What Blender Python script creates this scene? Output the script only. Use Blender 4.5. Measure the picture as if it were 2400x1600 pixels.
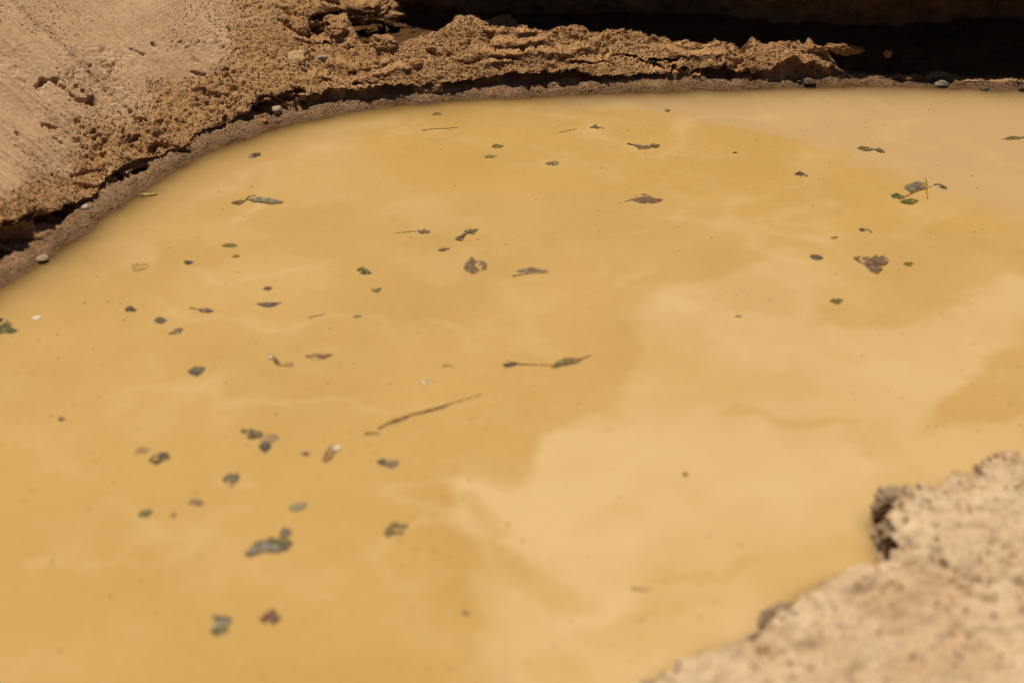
import bpy, bmesh, math, random
import numpy as np
from mathutils import Vector

# ------------------------------------------------------------------ camera
S = bpy.context.scene
for o in list(bpy.data.objects): bpy.data.objects.remove(o)
COL = S.collection
CAM_H, PITCH, LENS = 1.5, 33.0, 50.0
cd = bpy.data.cameras.new('camera'); cam = bpy.data.objects.new('camera', cd); COL.objects.link(cam)
cam.location = (0, 0, CAM_H); cam.rotation_euler = (math.radians(90 - PITCH), 0, 0)
cd.lens = LENS; cd.sensor_width = 36; cd.clip_start = 0.05; cd.clip_end = 500
cd.dof.use_dof = True; cd.dof.focus_distance = 3.68; cd.dof.aperture_fstop = 1.9
S.camera = cam

# ------------------------------------------------------------------ light
SUN_EL, SUN_AZ = 62.0, 24.0          # the sun stands high behind the far bank, a little to the left
W = bpy.data.worlds.new('World'); S.world = W; W.use_nodes = True
nt = W.node_tree; nt.nodes.clear()
sky = nt.nodes.new('ShaderNodeTexSky'); sky.sky_type = 'NISHITA'; sky.sun_disc = False
sky.altitude = 2500; sky.air_density = 0.8; sky.dust_density = 0.5        # dry highland air
sky.sun_elevation = math.radians(SUN_EL); sky.sun_rotation = math.radians(-SUN_AZ)
bg = nt.nodes.new('ShaderNodeBackground'); bg.inputs[1].default_value = 0.05
wo = nt.nodes.new('ShaderNodeOutputWorld')
nt.links.new(sky.outputs[0], bg.inputs[0]); nt.links.new(bg.outputs[0], wo.inputs[0])
sd = bpy.data.lights.new('sun', 'SUN'); sd.energy = 5.0; sd.angle = math.radians(0.5); sd.color = (1.0, 0.93, 0.82)
sun = bpy.data.objects.new('sun', sd); COL.objects.link(sun)
sdir = Vector((-math.sin(math.radians(SUN_AZ)) * math.cos(math.radians(SUN_EL)),
               math.cos(math.radians(SUN_AZ)) * math.cos(math.radians(SUN_EL)), math.sin(math.radians(SUN_EL))))
sun.rotation_euler = sdir.to_track_quat('Z', 'Y').to_euler(); sun.location = sdir * 20
S.view_settings.view_transform = 'Standard'; S.view_settings.look = 'None'
S.view_settings.exposure = 0.0; S.view_settings.gamma = 1.0

# ------------------------------------------------------------------ pixel -> place (photo measured 2352 px wide)
F = LENS / 36 * 2352; CX, CY = 1176.0, 784.0
_p = math.radians(PITCH)
FWD = np.array((0, math.cos(_p), -math.sin(_p))); UPV = np.array((0, math.sin(_p), math.cos(_p))); RT = np.array((1.0, 0, 0))
C0 = np.array((0, 0, CAM_H))
def ray(px, py): return FWD + RT * (px - CX) / F + UPV * (CY - py) / F
def at(px, py, z=0.0):
    d = ray(px, py); return C0 + d * ((z - CAM_H) / d[2])
def aty(px, py, y):
    d = ray(px, py); return C0 + d * (y / d[1])
def proj(P):
    q = P - C0; zc = q @ FWD
    return CX + F * (q @ RT) / zc, CY - F * (q @ UPV) / zc

# ------------------------------------------------------------------ noise
def _hash(i, j, k, s):
    h = (i.astype(np.int64) * 374761393 + j.astype(np.int64) * 668265263 + k.astype(np.int64) * 2147483647 + s * 1274126177) & 0xFFFFFFFF
    h = ((h ^ (h >> 13)) * 1274126177) & 0xFFFFFFFF
    h = ((h ^ (h >> 16)) * 2246822519) & 0xFFFFFFFF
    return ((h ^ (h >> 15)) & 0xFFFFFF) / float(0xFFFFFF)
def vnoise(P, freq, seed=0):
    Q = np.asarray(P, float) * freq; I = np.floor(Q).astype(np.int64); T = Q - I; T = T * T * T * (T * (T * 6 - 15) + 10)
    r = 0
    for a in (0, 1):
        wa = T[:, 0] if a else 1 - T[:, 0]
        for b in (0, 1):
            wb = T[:, 1] if b else 1 - T[:, 1]
            for c in (0, 1):
                wc = T[:, 2] if c else 1 - T[:, 2]
                r = r + wa * wb * wc * _hash(I[:, 0] + a, I[:, 1] + b, I[:, 2] + c, seed)
    return r * 2 - 1
def fbm(P, freq, oct=4, seed=0, gain=0.5):
    r, a, t = 0, 1.0, 0
    for o in range(oct):
        r = r + a * vnoise(P + 0.37 * o, freq * 2.03 ** o, seed + o * 17); t += a; a *= gain
    return r / t
def worley(P, freq, seed=0):
    Q = P * freq; I = np.floor(Q).astype(np.int64); best = np.full(len(P), 9.0); second = best.copy()
    for a in (-1, 0, 1):
        for b in (-1, 0, 1):
            for c in (-1, 0, 1):
                i, j, k = I[:, 0] + a, I[:, 1] + b, I[:, 2] + c
                d = np.sqrt((i + _hash(i, j, k, seed) - Q[:, 0]) ** 2 + (j + _hash(i, j, k, seed + 1) - Q[:, 1]) ** 2 + (k + _hash(i, j, k, seed + 2) - Q[:, 2]) ** 2)
                second = np.minimum(second, np.maximum(d, best)); best = np.minimum(best, d)
    return best, second
def sstep(a, b, x):
    t = np.clip((x - a) / (b - a), 0, 1); return t * t * (3 - 2 * t)
def n1(x, freq, oct=4, seed=0):
    x = np.asarray(x, float); return fbm(np.stack([x, x * 0 + 0.31, x * 0 + 0.77], 1), freq, oct, seed)

# ------------------------------------------------------------------ materials
def mat(name):
    m = bpy.data.materials.new(name); m.use_nodes = True; t = m.node_tree
    return m, t, t.nodes['Principled BSDF']
def N(t, kind, **kw):
    n = t.nodes.new(kind)
    for k, v in kw.items():
        if k.startswith('_'): setattr(n, k[1:], v)
        else: n.inputs[k].default_value = v
    return n
def L(t, a, b): t.links.new(a, b)
def noise(t, vec, scale, detail=4, rough=0.55, dist=0.0):
    n = N(t, 'ShaderNodeTexNoise'); n.inputs['Scale'].default_value = scale; n.inputs['Detail'].default_value = detail
    n.inputs['Roughness'].default_value = rough; n.inputs['Distortion'].default_value = dist; L(t, vec, n.inputs['Vector']); return n.outputs['Fac']
def ramp(t, fac, stops):
    r = N(t, 'ShaderNodeValToRGB'); e = r.color_ramp.elements
    while len(e) < len(stops): e.new(0.5)
    for i, (p, c) in enumerate(stops): e[i].position = p; e[i].color = (c, c, c, 1) if isinstance(c, float) else (*c, 1)
    L(t, fac, r.inputs[0]); return r.outputs[0]
def mix(t, fac, a, b, mode='MIX'):
    m = N(t, 'ShaderNodeMix', _data_type='RGBA', _blend_type=mode)
    for s, v in ((0, fac), (6, a), (7, b)):
        if isinstance(v, (int, float)): m.inputs[s].default_value = v if s == 0 else (v, v, v, 1)
        elif isinstance(v, tuple): m.inputs[s].default_value = (*v, 1)
        else: L(t, v, m.inputs[s])
    return m.outputs[2]
def math_(t, op, a, b=0.0, c=None):
    m = N(t, 'ShaderNodeMath', _operation=op)
    for i, v in enumerate((a, b) if c is None else (a, b, c)):
        if isinstance(v, (int, float)): m.inputs[i].default_value = v
        else: L(t, v, m.inputs[i])
    return m.outputs[0]
def attr(t, name):
    a = N(t, 'ShaderNodeAttribute', _attribute_name=name); return a.outputs['Fac']
def bump(t, h, strength, dist, bsdf):
    b = N(t, 'ShaderNodeBump'); b.inputs['Strength'].default_value = strength; b.inputs['Distance'].default_value = dist
    L(t, h, b.inputs['Height']); L(t, b.outputs[0], bsdf.inputs['Normal'])
def objpos(t):
    g = N(t, 'ShaderNodeNewGeometry'); return g.outputs['Position']

def sand_material(name, near=False):
    m, t, p = mat(name); pos = objpos(t)
    crust, wet = attr(t, 'crust'), attr(t, 'wet')
    big = noise(t, pos, 7, 4); mid = noise(t, pos, 45, 5, 0.6); fine = noise(t, pos, 420, 3, 0.7)
    sm = mix(t, 0.25, ramp(t, big, [(0.35, (0.51, 0.315, 0.17)), (0.65, (0.43, 0.25, 0.125))]), ramp(t, mid, [(0.3, (0.36, 0.21, 0.11)), (0.7, (0.58, 0.40, 0.25))]))
    cr = mix(t, 0.5, ramp(t, big, [(0.35, (0.44, 0.236, 0.095)), (0.65, (0.35, 0.178, 0.066))]), ramp(t, mid, [(0.3, (0.24, 0.120, 0.046)), (0.7, (0.48, 0.28, 0.13))]))
    if near: sm = mix(t, 0.42, ramp(t, big, [(0.38, (0.57, 0.415, 0.25)), (0.62, (0.41, 0.255, 0.13))]), ramp(t, mid, [(0.3, (0.34, 0.21, 0.11)), (0.68, (0.60, 0.45, 0.295))]))
    col = mix(t, crust, sm, cr)
    # single grains, pale and dark
    v = N(t, 'ShaderNodeTexVoronoi'); v.inputs['Scale'].default_value = 330; L(t, pos, v.inputs['Vector'])
    sep = N(t, 'ShaderNodeSeparateColor'); L(t, v.outputs['Color'], sep.inputs[0])
    col = mix(t, 0.75, col, ramp(t, sep.outputs[0], [(0.0, 0.32), (0.16, 0.45), (0.75, 0.53), (1.0, 0.70)]), 'OVERLAY')
    wetc = mix(t, ramp(t, mid, [(0.3, 0.0), (0.7, 1.0)]), (0.22, 0.115, 0.050), (0.31, 0.175, 0.085))
    wetc = mix(t, 0.6, wetc, ramp(t, sep.outputs[1], [(0.0, 0.30), (0.6, 0.48), (0.94, 0.54), (1.0, 0.82)]), 'OVERLAY')
    sz = N(t, 'ShaderNodeSeparateXYZ'); L(t, pos, sz.inputs[0])
    soak = math_(t, 'ADD', sz.outputs[2], math_(t, 'MULTIPLY', math_(t, 'SUBTRACT', mid, 0.5), 0.008))
    mr = N(t, 'ShaderNodeMapRange'); L(t, soak, mr.inputs[0]); mr.inputs[1].default_value = 0.002; mr.inputs[2].default_value = 0.010
    wetc = mix(t, mr.outputs[0], (0.13, 0.066, 0.026), wetc)
    col = mix(t, wet, col, wetc)
    col = mix(t, attr(t, 'painted_shade'), col, mix(t, big, (0.05, 0.025, 0.010), (0.13, 0.064, 0.025)))  # shade on the floor behind the crest is put into the colour
    L(t, col, p.inputs['Base Color'])
    L(t, math_(t, 'MULTIPLY_ADD', wet, -0.3, 0.9), p.inputs['Roughness'])
    L(t, math_(t, 'MULTIPLY_ADD', attr(t, 'painted_shade'), -0.06, 0.06), p.inputs['Specular IOR Level'])
    bump(t, math_(t, 'ADD', fine, math_(t, 'MULTIPLY', sep.outputs[2], 0.6)), 0.55, 0.0016, p)
    return m
SAND = sand_material('sand'); SAND_NEAR = sand_material('pale_sand', True)

def earth_material(name, a, b, rough=0.95):
    m, t, p = mat(name); pos = objpos(t)
    n = noise(t, pos, 16, 6, 0.65); f = noise(t, pos, 160, 4, 0.7)
    c = mix(t, ramp(t, n, [(0.3, 0.0), (0.7, 1.0)]), a, b)
    c = mix(t, 0.7, c, ramp(t, f, [(0.3, 0.33), (0.7, 0.67)]), 'OVERLAY')
    L(t, c, p.inputs['Base Color']); p.inputs['Roughness'].default_value = rough; p.inputs['Specular IOR Level'].default_value = 0.04
    bump(t, f, 0.6, 0.004, p); return m
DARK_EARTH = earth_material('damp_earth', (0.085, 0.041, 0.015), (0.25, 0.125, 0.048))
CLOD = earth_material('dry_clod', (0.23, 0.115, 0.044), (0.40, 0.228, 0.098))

# ------------------------------------------------------------------ mesh helpers
def link(name, me, m=None, parent=None):
    o = bpy.data.objects.new(name, me); COL.objects.link(o)
    if m: me.materials.append(m)
    if parent: o.parent = parent
    return o
def sheet_mesh(name, V, nu, nv, closed=False, attrs=None, smooth=True):
    idx = np.arange(nu * nv).reshape(nu, nv)
    a, b, c, d = idx[:-1, :-1].ravel(), idx[1:, :-1].ravel(), idx[1:, 1:].ravel(), idx[:-1, 1:].ravel()
    Fc = np.stack([a, b, c, d], 1).astype(np.int32); n = len(Fc)
    me = bpy.data.meshes.new(name); me.vertices.add(len(V)); me.vertices.foreach_set('co', V.astype(np.float32).ravel())
    me.loops.add(n * 4); me.loops.foreach_set('vertex_index', Fc.ravel())
    me.polygons.add(n); me.polygons.foreach_set('loop_start', np.arange(0, n * 4, 4, dtype=np.int32))
    me.update(calc_edges=True)
    if smooth: me.polygons.foreach_set('use_smooth', np.ones(n, bool))
    for k, v in (attrs or {}).items():
        at_ = me.attributes.new(k, 'FLOAT', 'POINT'); at_.data.foreach_set('value', v.astype(np.float32))
    me.validate(); return me
def sheet_normals(V, nu, nv):
    G = V.reshape(nu, nv, 3); du = np.gradient(G, axis=0); dv = np.gradient(G, axis=1)
    n = np.cross(du, dv); n /= np.linalg.norm(n, axis=2, keepdims=True) + 1e-12
    n = n.reshape(-1, 3)
    return np.where(n[:, 2:3] < 0, -n, n)
def structure(o): o['kind'] = 'structure'; return o

# ------------------------------------------------------------------ the shore, all the way round the pool
FAR = [(-60, 700), (0, 660), (100, 600), (200, 531), (260, 484), (350, 424), (440, 370), (530, 331), (650, 291), (800, 259), (885, 247), (950, 240), (1100, 229),
       (1300, 219), (1500, 212), (1700, 206), (1800, 203), (1880, 201), (1960, 200), (2050, 200), (2200, 203), (2352, 209), (2460, 217)]
NEAR = [(2440, 1005), (2352, 1026), (2250, 1050), (2150, 1082), (2080, 1112), (2030, 1140), (2012, 1165), (2016, 1210), (2030, 1246), (2020, 1272), (1960, 1286), (1880, 1312), (1830, 1340),
        (1790, 1370), (1745, 1412), (1690, 1442), (1590, 1485), (1515, 1520), (1405, 1580), (1330, 1630)]
ZN = 0.055
pts, tags = [], []
for q in FAR: pts.append(at(*q)[:2]); tags.append(('far', q[0]))
for q in ((1.95, 3.25), (2.2, 2.75), (1.95, 2.35), (1.45, 2.2)): pts.append(np.array(q)); tags.append(('side', 0))
for q in NEAR: pts.append(at(q[0], q[1] - 9, ZN)[:2] ); tags.append(('near', q[0]))
for q in ((0.05, 1.17), (-0.45, 1.1), (-0.95, 1.25), (-1.3, 1.65), (-1.33, 2.05)): pts.append(np.array(q)); tags.append(('side', 0))
pts = np.array(pts); M = len(pts)
def catmull(P, sub):
    out, par = [], []
    for i in range(len(P)):
        p0, p1, p2, p3 = P[i - 1], P[i], P[(i + 1) % len(P)], P[(i + 2) % len(P)]
        d1, d2 = (p2 - p0) / 2, (p3 - p1) / 2
        ln = np.linalg.norm(p2 - p1)
        d1 *= min(1, 1.2 * ln / (np.linalg.norm(d1) + 1e-9)); d2 *= min(1, 1.2 * ln / (np.linalg.norm(d2) + 1e-9))
        for k in range(sub):
            t = k / sub; t2, t3 = t * t, t * t * t
            out.append((2 * t3 - 3 * t2 + 1) * p1 + (t3 - 2 * t2 + t) * d1 + (-2 * t3 + 3 * t2) * p2 + (t3 - t2) * d2); par.append(i + t)
    return np.array(out), np.array(par)
loop, par = catmull(pts, 40)
seg = np.linalg.norm(np.roll(loop, -1, 0) - loop, axis=1); arc = np.concatenate([[0], np.cumsum(seg)[:-1]]); TOT = seg.sum()
ctrl_arc = np.interp(np.arange(M), par, arc)
# smoothed outward normals on a uniform resampling
ug = np.linspace(0, TOT, 2400, endpoint=False)
lx = np.interp(ug, np.append(arc, TOT), np.append(loop[:, 0], loop[0, 0])); ly = np.interp(ug, np.append(arc, TOT), np.append(loop[:, 1], loop[0, 1]))
tan = np.stack([np.roll(lx, -1) - np.roll(lx, 1), np.roll(ly, -1) - np.roll(ly, 1)], 1); nrm = np.stack([tan[:, 1], -tan[:, 0]], 1)
nrm /= np.linalg.norm(nrm, axis=1, keepdims=True)
cen = np.array((lx.mean(), ly.mean()))
if ((np.stack([lx, ly], 1) - cen) * nrm).sum() < 0: nrm = -nrm
ker = np.exp(-0.5 * (np.arange(-140, 141) / 55.0) ** 2); ker /= ker.sum()
nrm = np.stack([np.convolve(np.concatenate([nrm[-140:, k], nrm[:, k], nrm[:140, k]]), ker, 'valid') for k in (0, 1)], 1)
nrm /= np.linalg.norm(nrm, axis=1, keepdims=True)
def shore(u):
    u = np.mod(u, TOT); up = np.append(ug, TOT)
    I = lambda a: np.interp(u, up, np.append(a, a[0]))
    return I(lx), I(ly), I(nrm[:, 0]), I(nrm[:, 1])
def table(rows):        # rows: (control index, value) -> function of arc length
    a = np.array([ctrl_arc[r[0]] for r in rows]); v = np.array([r[1] for r in rows], float)
    a2 = np.concatenate([a - TOT, a, a + TOT]); v2 = np.concatenate([v, v, v]); o = np.argsort(a2)
    return lambda u: np.interp(u, a2[o], v2[o])
ix = {}
for i, (k, x) in enumerate(tags): ix[(k, x)] = i
fx = lambda x: ix[('far', x)]; nx = lambda x: ix[('near', x)]
R1 = fx(2460) + 1
T_b = table([(fx(-60), .06), (fx(260), .065), (fx(440), .07), (fx(650), .055), (fx(950), .045), (fx(1300), .05), (fx(1500), .06), (fx(1700), .05), (fx(1880), .05), (fx(1960), .042), (fx(2050), .035), (fx(2460), .04), (R1, .06), (nx(2440), .004), (nx(1330), .004), (M - 3, .06)])
T_zb = table([(fx(-60), .016), (fx(800), .014), (fx(1300), .014), (fx(1700), .012), (fx(1880), .010), (fx(2050), .006), (fx(2460), .010), (R1, .02), (nx(2440), .008), (nx(1330), .008), (M - 3, .016)])
T_hs = table([(fx(-60), .06), (fx(100), .05), (fx(200), .03), (fx(260), .006), (fx(350), .014), (fx(440), .004), (fx(530), .006), (fx(650), .036), (fx(800), .026), (fx(950), .024), (fx(1100), .024), (fx(1300), .032), (fx(1500), .010), (fx(1700), .036), (fx(1800), .040), (fx(1880), .045), (fx(1960), .003), (fx(2460), .002), (R1, .03), (nx(2440), .045), (nx(2080), .05), (nx(1960), .036), (nx(1330), .036), (M - 3, .05)])
T_sl = table([(fx(-60), 33), (fx(260), 31), (fx(440), 27), (fx(650), 23), (fx(800), 20), (fx(950), 19), (fx(1100), 22), (fx(1300), 19), (fx(1500), 15), (fx(1700), 14), (fx(1880), 14), (fx(1960), 3), (fx(2460), 3), (R1, 25), (nx(2440), 9), (nx(2030), 10), (nx(1330), 9), (M - 3, 30)])
T_hc = table([(fx(-60), .75), (fx(650), .75), (fx(800), .42), (fx(885), .10), (fx(950), .086), (fx(1100), .118), (fx(1300), .096), (fx(1500), .074), (fx(1700), .066), (fx(1800), .066), (fx(1880), .076), (fx(1960), .006), (fx(2460), .006), (R1, .5), (nx(2440), .32), (nx(1330), .32), (M - 3, .7)])
T_ls = table([(fx(-60), .72), (fx(650), .8), (fx(800), .8), (fx(885), .5), (fx(950), .5), (fx(2460), .45), (R1, .6), (nx(2440), .8), (nx(1330), .8), (M - 3, .7)])
T_wc = table([(fx(-60), .03), (fx(100), .05), (fx(260), .09), (fx(350), .12), (fx(440), .13), (fx(530), .15), (fx(650), .19), (fx(800), .6), (fx(950), 2.), (fx(2460), 2.), (R1, .3), (nx(2440), .002), (nx(1330), .002), (M - 3, .1)])

def build_bank(name, u0, u1, du, rows, cuts, m, seed, near=False):
    nU, nB, nS, nL, nF = int((u1 - u0) / du) + 1, *rows
    u = np.linspace(u0, u1, nU); X, Y, NX, NY = shore(u)
    b, zb, hs, sl, hc, ls, wc = (f(u) for f in (T_b, T_zb, T_hs, T_sl, T_hc, T_ls, T_wc))
    b = b * (1 + (0.65 if not near else 0.3) * n1(u, 7, 4, seed)) + 0.010 * n1(u, 45, 3, seed + 1)
    X, Y = X + NX * (0.006 * n1(u, 10, 4, seed + 8)), Y + NY * (0.006 * n1(u, 10, 4, seed + 8))
    hs = hs * np.clip(1 + 0.75 * n1(u, 14, 4, seed + 2) + 0.35 * n1(u, 70, 2, seed + 3), 0.08, 2.2)
    lz = np.clip((u - ctrl_arc[fx(1500)]) / 0.1, 0, 1) * (0 if near else 1)
    hs = hs * np.clip(1 + lz * 1.3 * n1(u, 16, 3, seed + 5), 0.1, 1.5)
    hc = hc * (1 + ((0.20 * n1(u, 11, 5, seed + 4) + np.where(u > ctrl_arc[fx(1500)], 0.24, 0.06) * n1(u, 34, 3, seed + 6)) if not near else 0)) 
    Rr, Zz, SS = [], [], []
    for k in np.linspace(0, 1, 24)[:-1]:
        t = 1 - k; Rr.append(-0.42 * t + b * 0); Zz.append(-(0.34 * t * 0.42 + 0.35 * (0.42 * t) ** 2 ) + b * 0)
    for k in np.linspace(0, 1, nB)[:-1]: Rr.append(b * k); Zz.append(zb * k ** 1.1)
    for k in np.linspace(0, 1, nS)[:-1]: Rr.append(b + hs * 0.30 * k); Zz.append(zb + hs * k)
    r1, z1 = b + hs * 0.30, zb + hs
    z1s = T_zb(u) + T_hs(u); 
    ta = np.tan(np.radians(sl)); tc = np.maximum(hc - z1s, 0.0) / np.maximum(ta, 1e-3)
    tt = np.linspace(0, 1, nL)
    zl = None
    for k in tt:
        t = ls * k
        z = z1s + (z1 - z1s) * np.exp(-t / 0.03) + np.minimum(t, tc) * ta - np.maximum(t - tc - 0.012, 0) * 0.75 * sstep(0.40, 0.25, hc)
        fl = np.where(hc < .2, np.minimum(0.012, z1), -1)
        z = np.maximum(z, fl); Rr.append(r1 + t); Zz.append(z); zl = z
    for k in range(1, nF + 1):
        e = (k / nF) ** 3 * 40; Rr.append(r1 + ls + e); Zz.append(zl + (np.where(hc < .2, -.03, hc) - zl) * min(1, k / nF * 3))
    Rr, Zz = np.array(Rr).T, np.array(Zz).T; nV = Rr.shape[1]
    G = np.stack([X[:, None] + NX[:, None] * Rr, Y[:, None] + NY[:, None] * Rr, Zz], 2).reshape(-1, 3)
    out = np.stack([np.repeat(NX, nV), np.repeat(NY, nV), np.zeros(nU * nV)], 1)
    uu = np.repeat(u, nV); rr = Rr.ravel(); zz = Zz.ravel()
    ib = 23 + nB - 1; kk = np.tile(np.arange(nV), nU)
    fine = kk < nV - nF
    above = (kk >= ib).astype(float)
    dscarp = np.maximum(rr - np.repeat(r1, nV), 0)
    wcn = np.repeat(wc, nV) * (1 + 0.5 * fbm(G, 9, 3, seed + 7))
    crust = above * (1 - sstep(0.55, 1.25, dscarp / wcn)) * (0 if near else 1)
    Nn = sheet_normals(G, nU, nV)
    # --- relief
    soft = fbm(G, 5, 3, seed + 11)
    D = 0.010 * soft * above * sstep(0, .1, dscarp)
    strk = fbm(np.stack([uu * 30, rr * 2.6, uu * 0], 1), 1.0, 4, seed + 13)
    strk2 = fbm(np.stack([uu * 130, rr * 5.0, uu * 0], 1), 1.0, 3, seed + 14)
    if not near: D += (1 - crust) * above * (0.0080 * strk + 0.0028 * strk2) * (0.35 + 0.65 * sstep(-0.3, 0.4, fbm(G, 4, 2, seed + 15)))
    lump = 0.014 * fbm(G, 11, 3, seed + 51) + 0.006 * fbm(G, 40, 3, seed + 52) if near else 0
    gm = fbm(G, 135, 2, seed + 17, 0.6); g2 = fbm(G, 38, 4, seed + 19, 0.6); g3 = fbm(G, 14, 4, seed + 23, 0.55)
    gf = vnoise(G, 190, seed + 18)
    pit = sstep(0.26, 0.44, fbm(G * np.array((1, 1, 1.6)), 80, 3, seed + 29, 0.6)); pit2 = sstep(0.16, 0.40, fbm(G, 26, 4, seed + 31, 0.6))
    patch = sstep(-0.25, 0.35, fbm(G, 8, 3, seed + 33))
    D += crust * (0.0018 * gm + 0.0016 * gf + 0.0018 * g2 + 0.0080 * g3 - (0.011 + 0.006 * np.repeat(sstep(ctrl_arc[fx(650)], ctrl_arc[fx(440)], u) * (0 if near else 1), nV)) * pit * (0.25 + 0.75 * patch) - 0.010 * pit2 * patch)
    rough_s = sstep(0.15, 0.6, fbm(G, 6, 4, seed + 37))
    D += (1 - crust) * above * (0.0010 * gm + 0.0006 * gf + rough_s * (0.0030 * gm + 0.0015 * gf + 0.003 * g2 - 0.007 * pit))
    wetz = 1 - above
    D += wetz * sstep(-0.02, 0.01, zz) * (0.0018 * gm + 0.0008 * gf + 0.0040 * g2 + 0.006 * fbm(G, 20, 2, seed + 45))
    D *= fine
    if near: D += above * (lump - 0.010 * sstep(0.34, 0.5, fbm(G, 34, 3, seed + 53)) - 0.003 * sstep(0.3, 0.55, fbm(G, 75, 2, seed + 54)))
    V = G + Nn * D[:, None]
    if not near:
        ph = zz / 0.021 + 1.5 * fbm(G, 7, 2, seed + 61) + 0.10 * fbm(G, 40, 2, seed + 62); ph = ph - np.floor(ph); ph = np.where(ph < .78, ph / .78, (1 - ph) / .22)
        al = 0.62 * np.repeat(sstep(ctrl_arc[fx(530)], ctrl_arc[fx(800)], u), nV) * sstep(-0.02, 0.30, fbm(G * np.array((1, 1, 3)), 6, 3, seed + 63)) * crust * (above * sstep(0.02, 0.08, dscarp)) * (np.repeat(hc, nV) > zz)
        V -= out * (al * ph * np.minimum(0.021 / np.repeat(np.maximum(ta, .3), nV), 0.05) * (1 + 0.5 * fbm(G, 45, 3, seed + 64)))[:, None]
    # --- undercut along the foot of the crust: the scarp is pushed back under its lip
    isc = (kk >= ib) & (kk < ib + nS - 1)
    f = np.clip((kk - ib) / (nS - 1.0), 0, 1)
    under = np.clip(0.6 + 1.2 * n1(u, 12, 4, seed + 41), 0, 1.4); under = np.repeat(under, nV)
    V += out * (isc * np.sin(np.pi * f) ** 0.5 * under * (0.060 if not near else 0.02))[:, None] * np.clip(np.repeat(hs, nV) / 0.02, 0, 1.4)[:, None]
    # --- cracks and hollows
    px, py = proj(G)
    for (poly, wpx, dep, down) in cuts:
        W3 = []
        for q in poly:
            j = np.argmin((px - q[0]) ** 2 + (py - q[1]) ** 2 + 1e9 * (~fine)); W3.append(G[j])
        W3 = np.array(W3); dist3 = np.linalg.norm(W3.mean(0) - C0); w = wpx * dist3 / F
        lo, hi = W3.min(0) - 4 * w - 0.02, W3.max(0) + 4 * w + 0.02
        sel = np.where(((G > lo) & (G < hi)).all(1) & fine)[0]; P = G[sel]
        P = P + 0.75 * w * np.stack([fbm(P, 45, 3, 91), fbm(P, 45, 3, 92), fbm(P, 45, 3, 93)], 1) + 0.6 * w * np.stack([vnoise(P, 150, 94), vnoise(P, 150, 95), vnoise(P, 150, 96)], 1)
        dm = np.full(len(sel), 9.0)
        for a, c in zip(W3[:-1], W3[1:]):
            ac = c - a; t = np.clip(((P - a) @ ac) / (ac @ ac + 1e-12), 0, 1); dm = np.minimum(dm, np.linalg.norm(P - a - t[:, None] * ac, axis=1))
        ww = w * (1 + 1.1 * fbm(G[sel], 34, 3, 97))
        k = sstep(1.0, 0.7, dm / np.maximum(ww, 1e-4)) * dep
        V[sel] += out[sel] * k[:, None] * (1 - 0.5 * down); V[sel, 2] -= k * down
    wet = np.clip(1 - above * sstep(-0.004, 0.006, zz - np.repeat(zb, nV) + 0.004 * fbm(G, 30, 3, seed + 43)), 0, 1)
    if near: wet *= 0.3
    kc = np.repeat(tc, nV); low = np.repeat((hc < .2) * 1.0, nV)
    painted_shade = low * above * sstep(0.0, 0.03, dscarp - kc - 0.012 + 0.02 * fbm(G, 20, 3, seed + 57))  # mask of the painted shade, from the crest back towards the wall
    me = sheet_mesh(name, V, nU, nV, attrs={'crust': crust, 'wet': wet, 'painted_shade': painted_shade})
    return structure(link(name, me, m)), V

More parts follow.
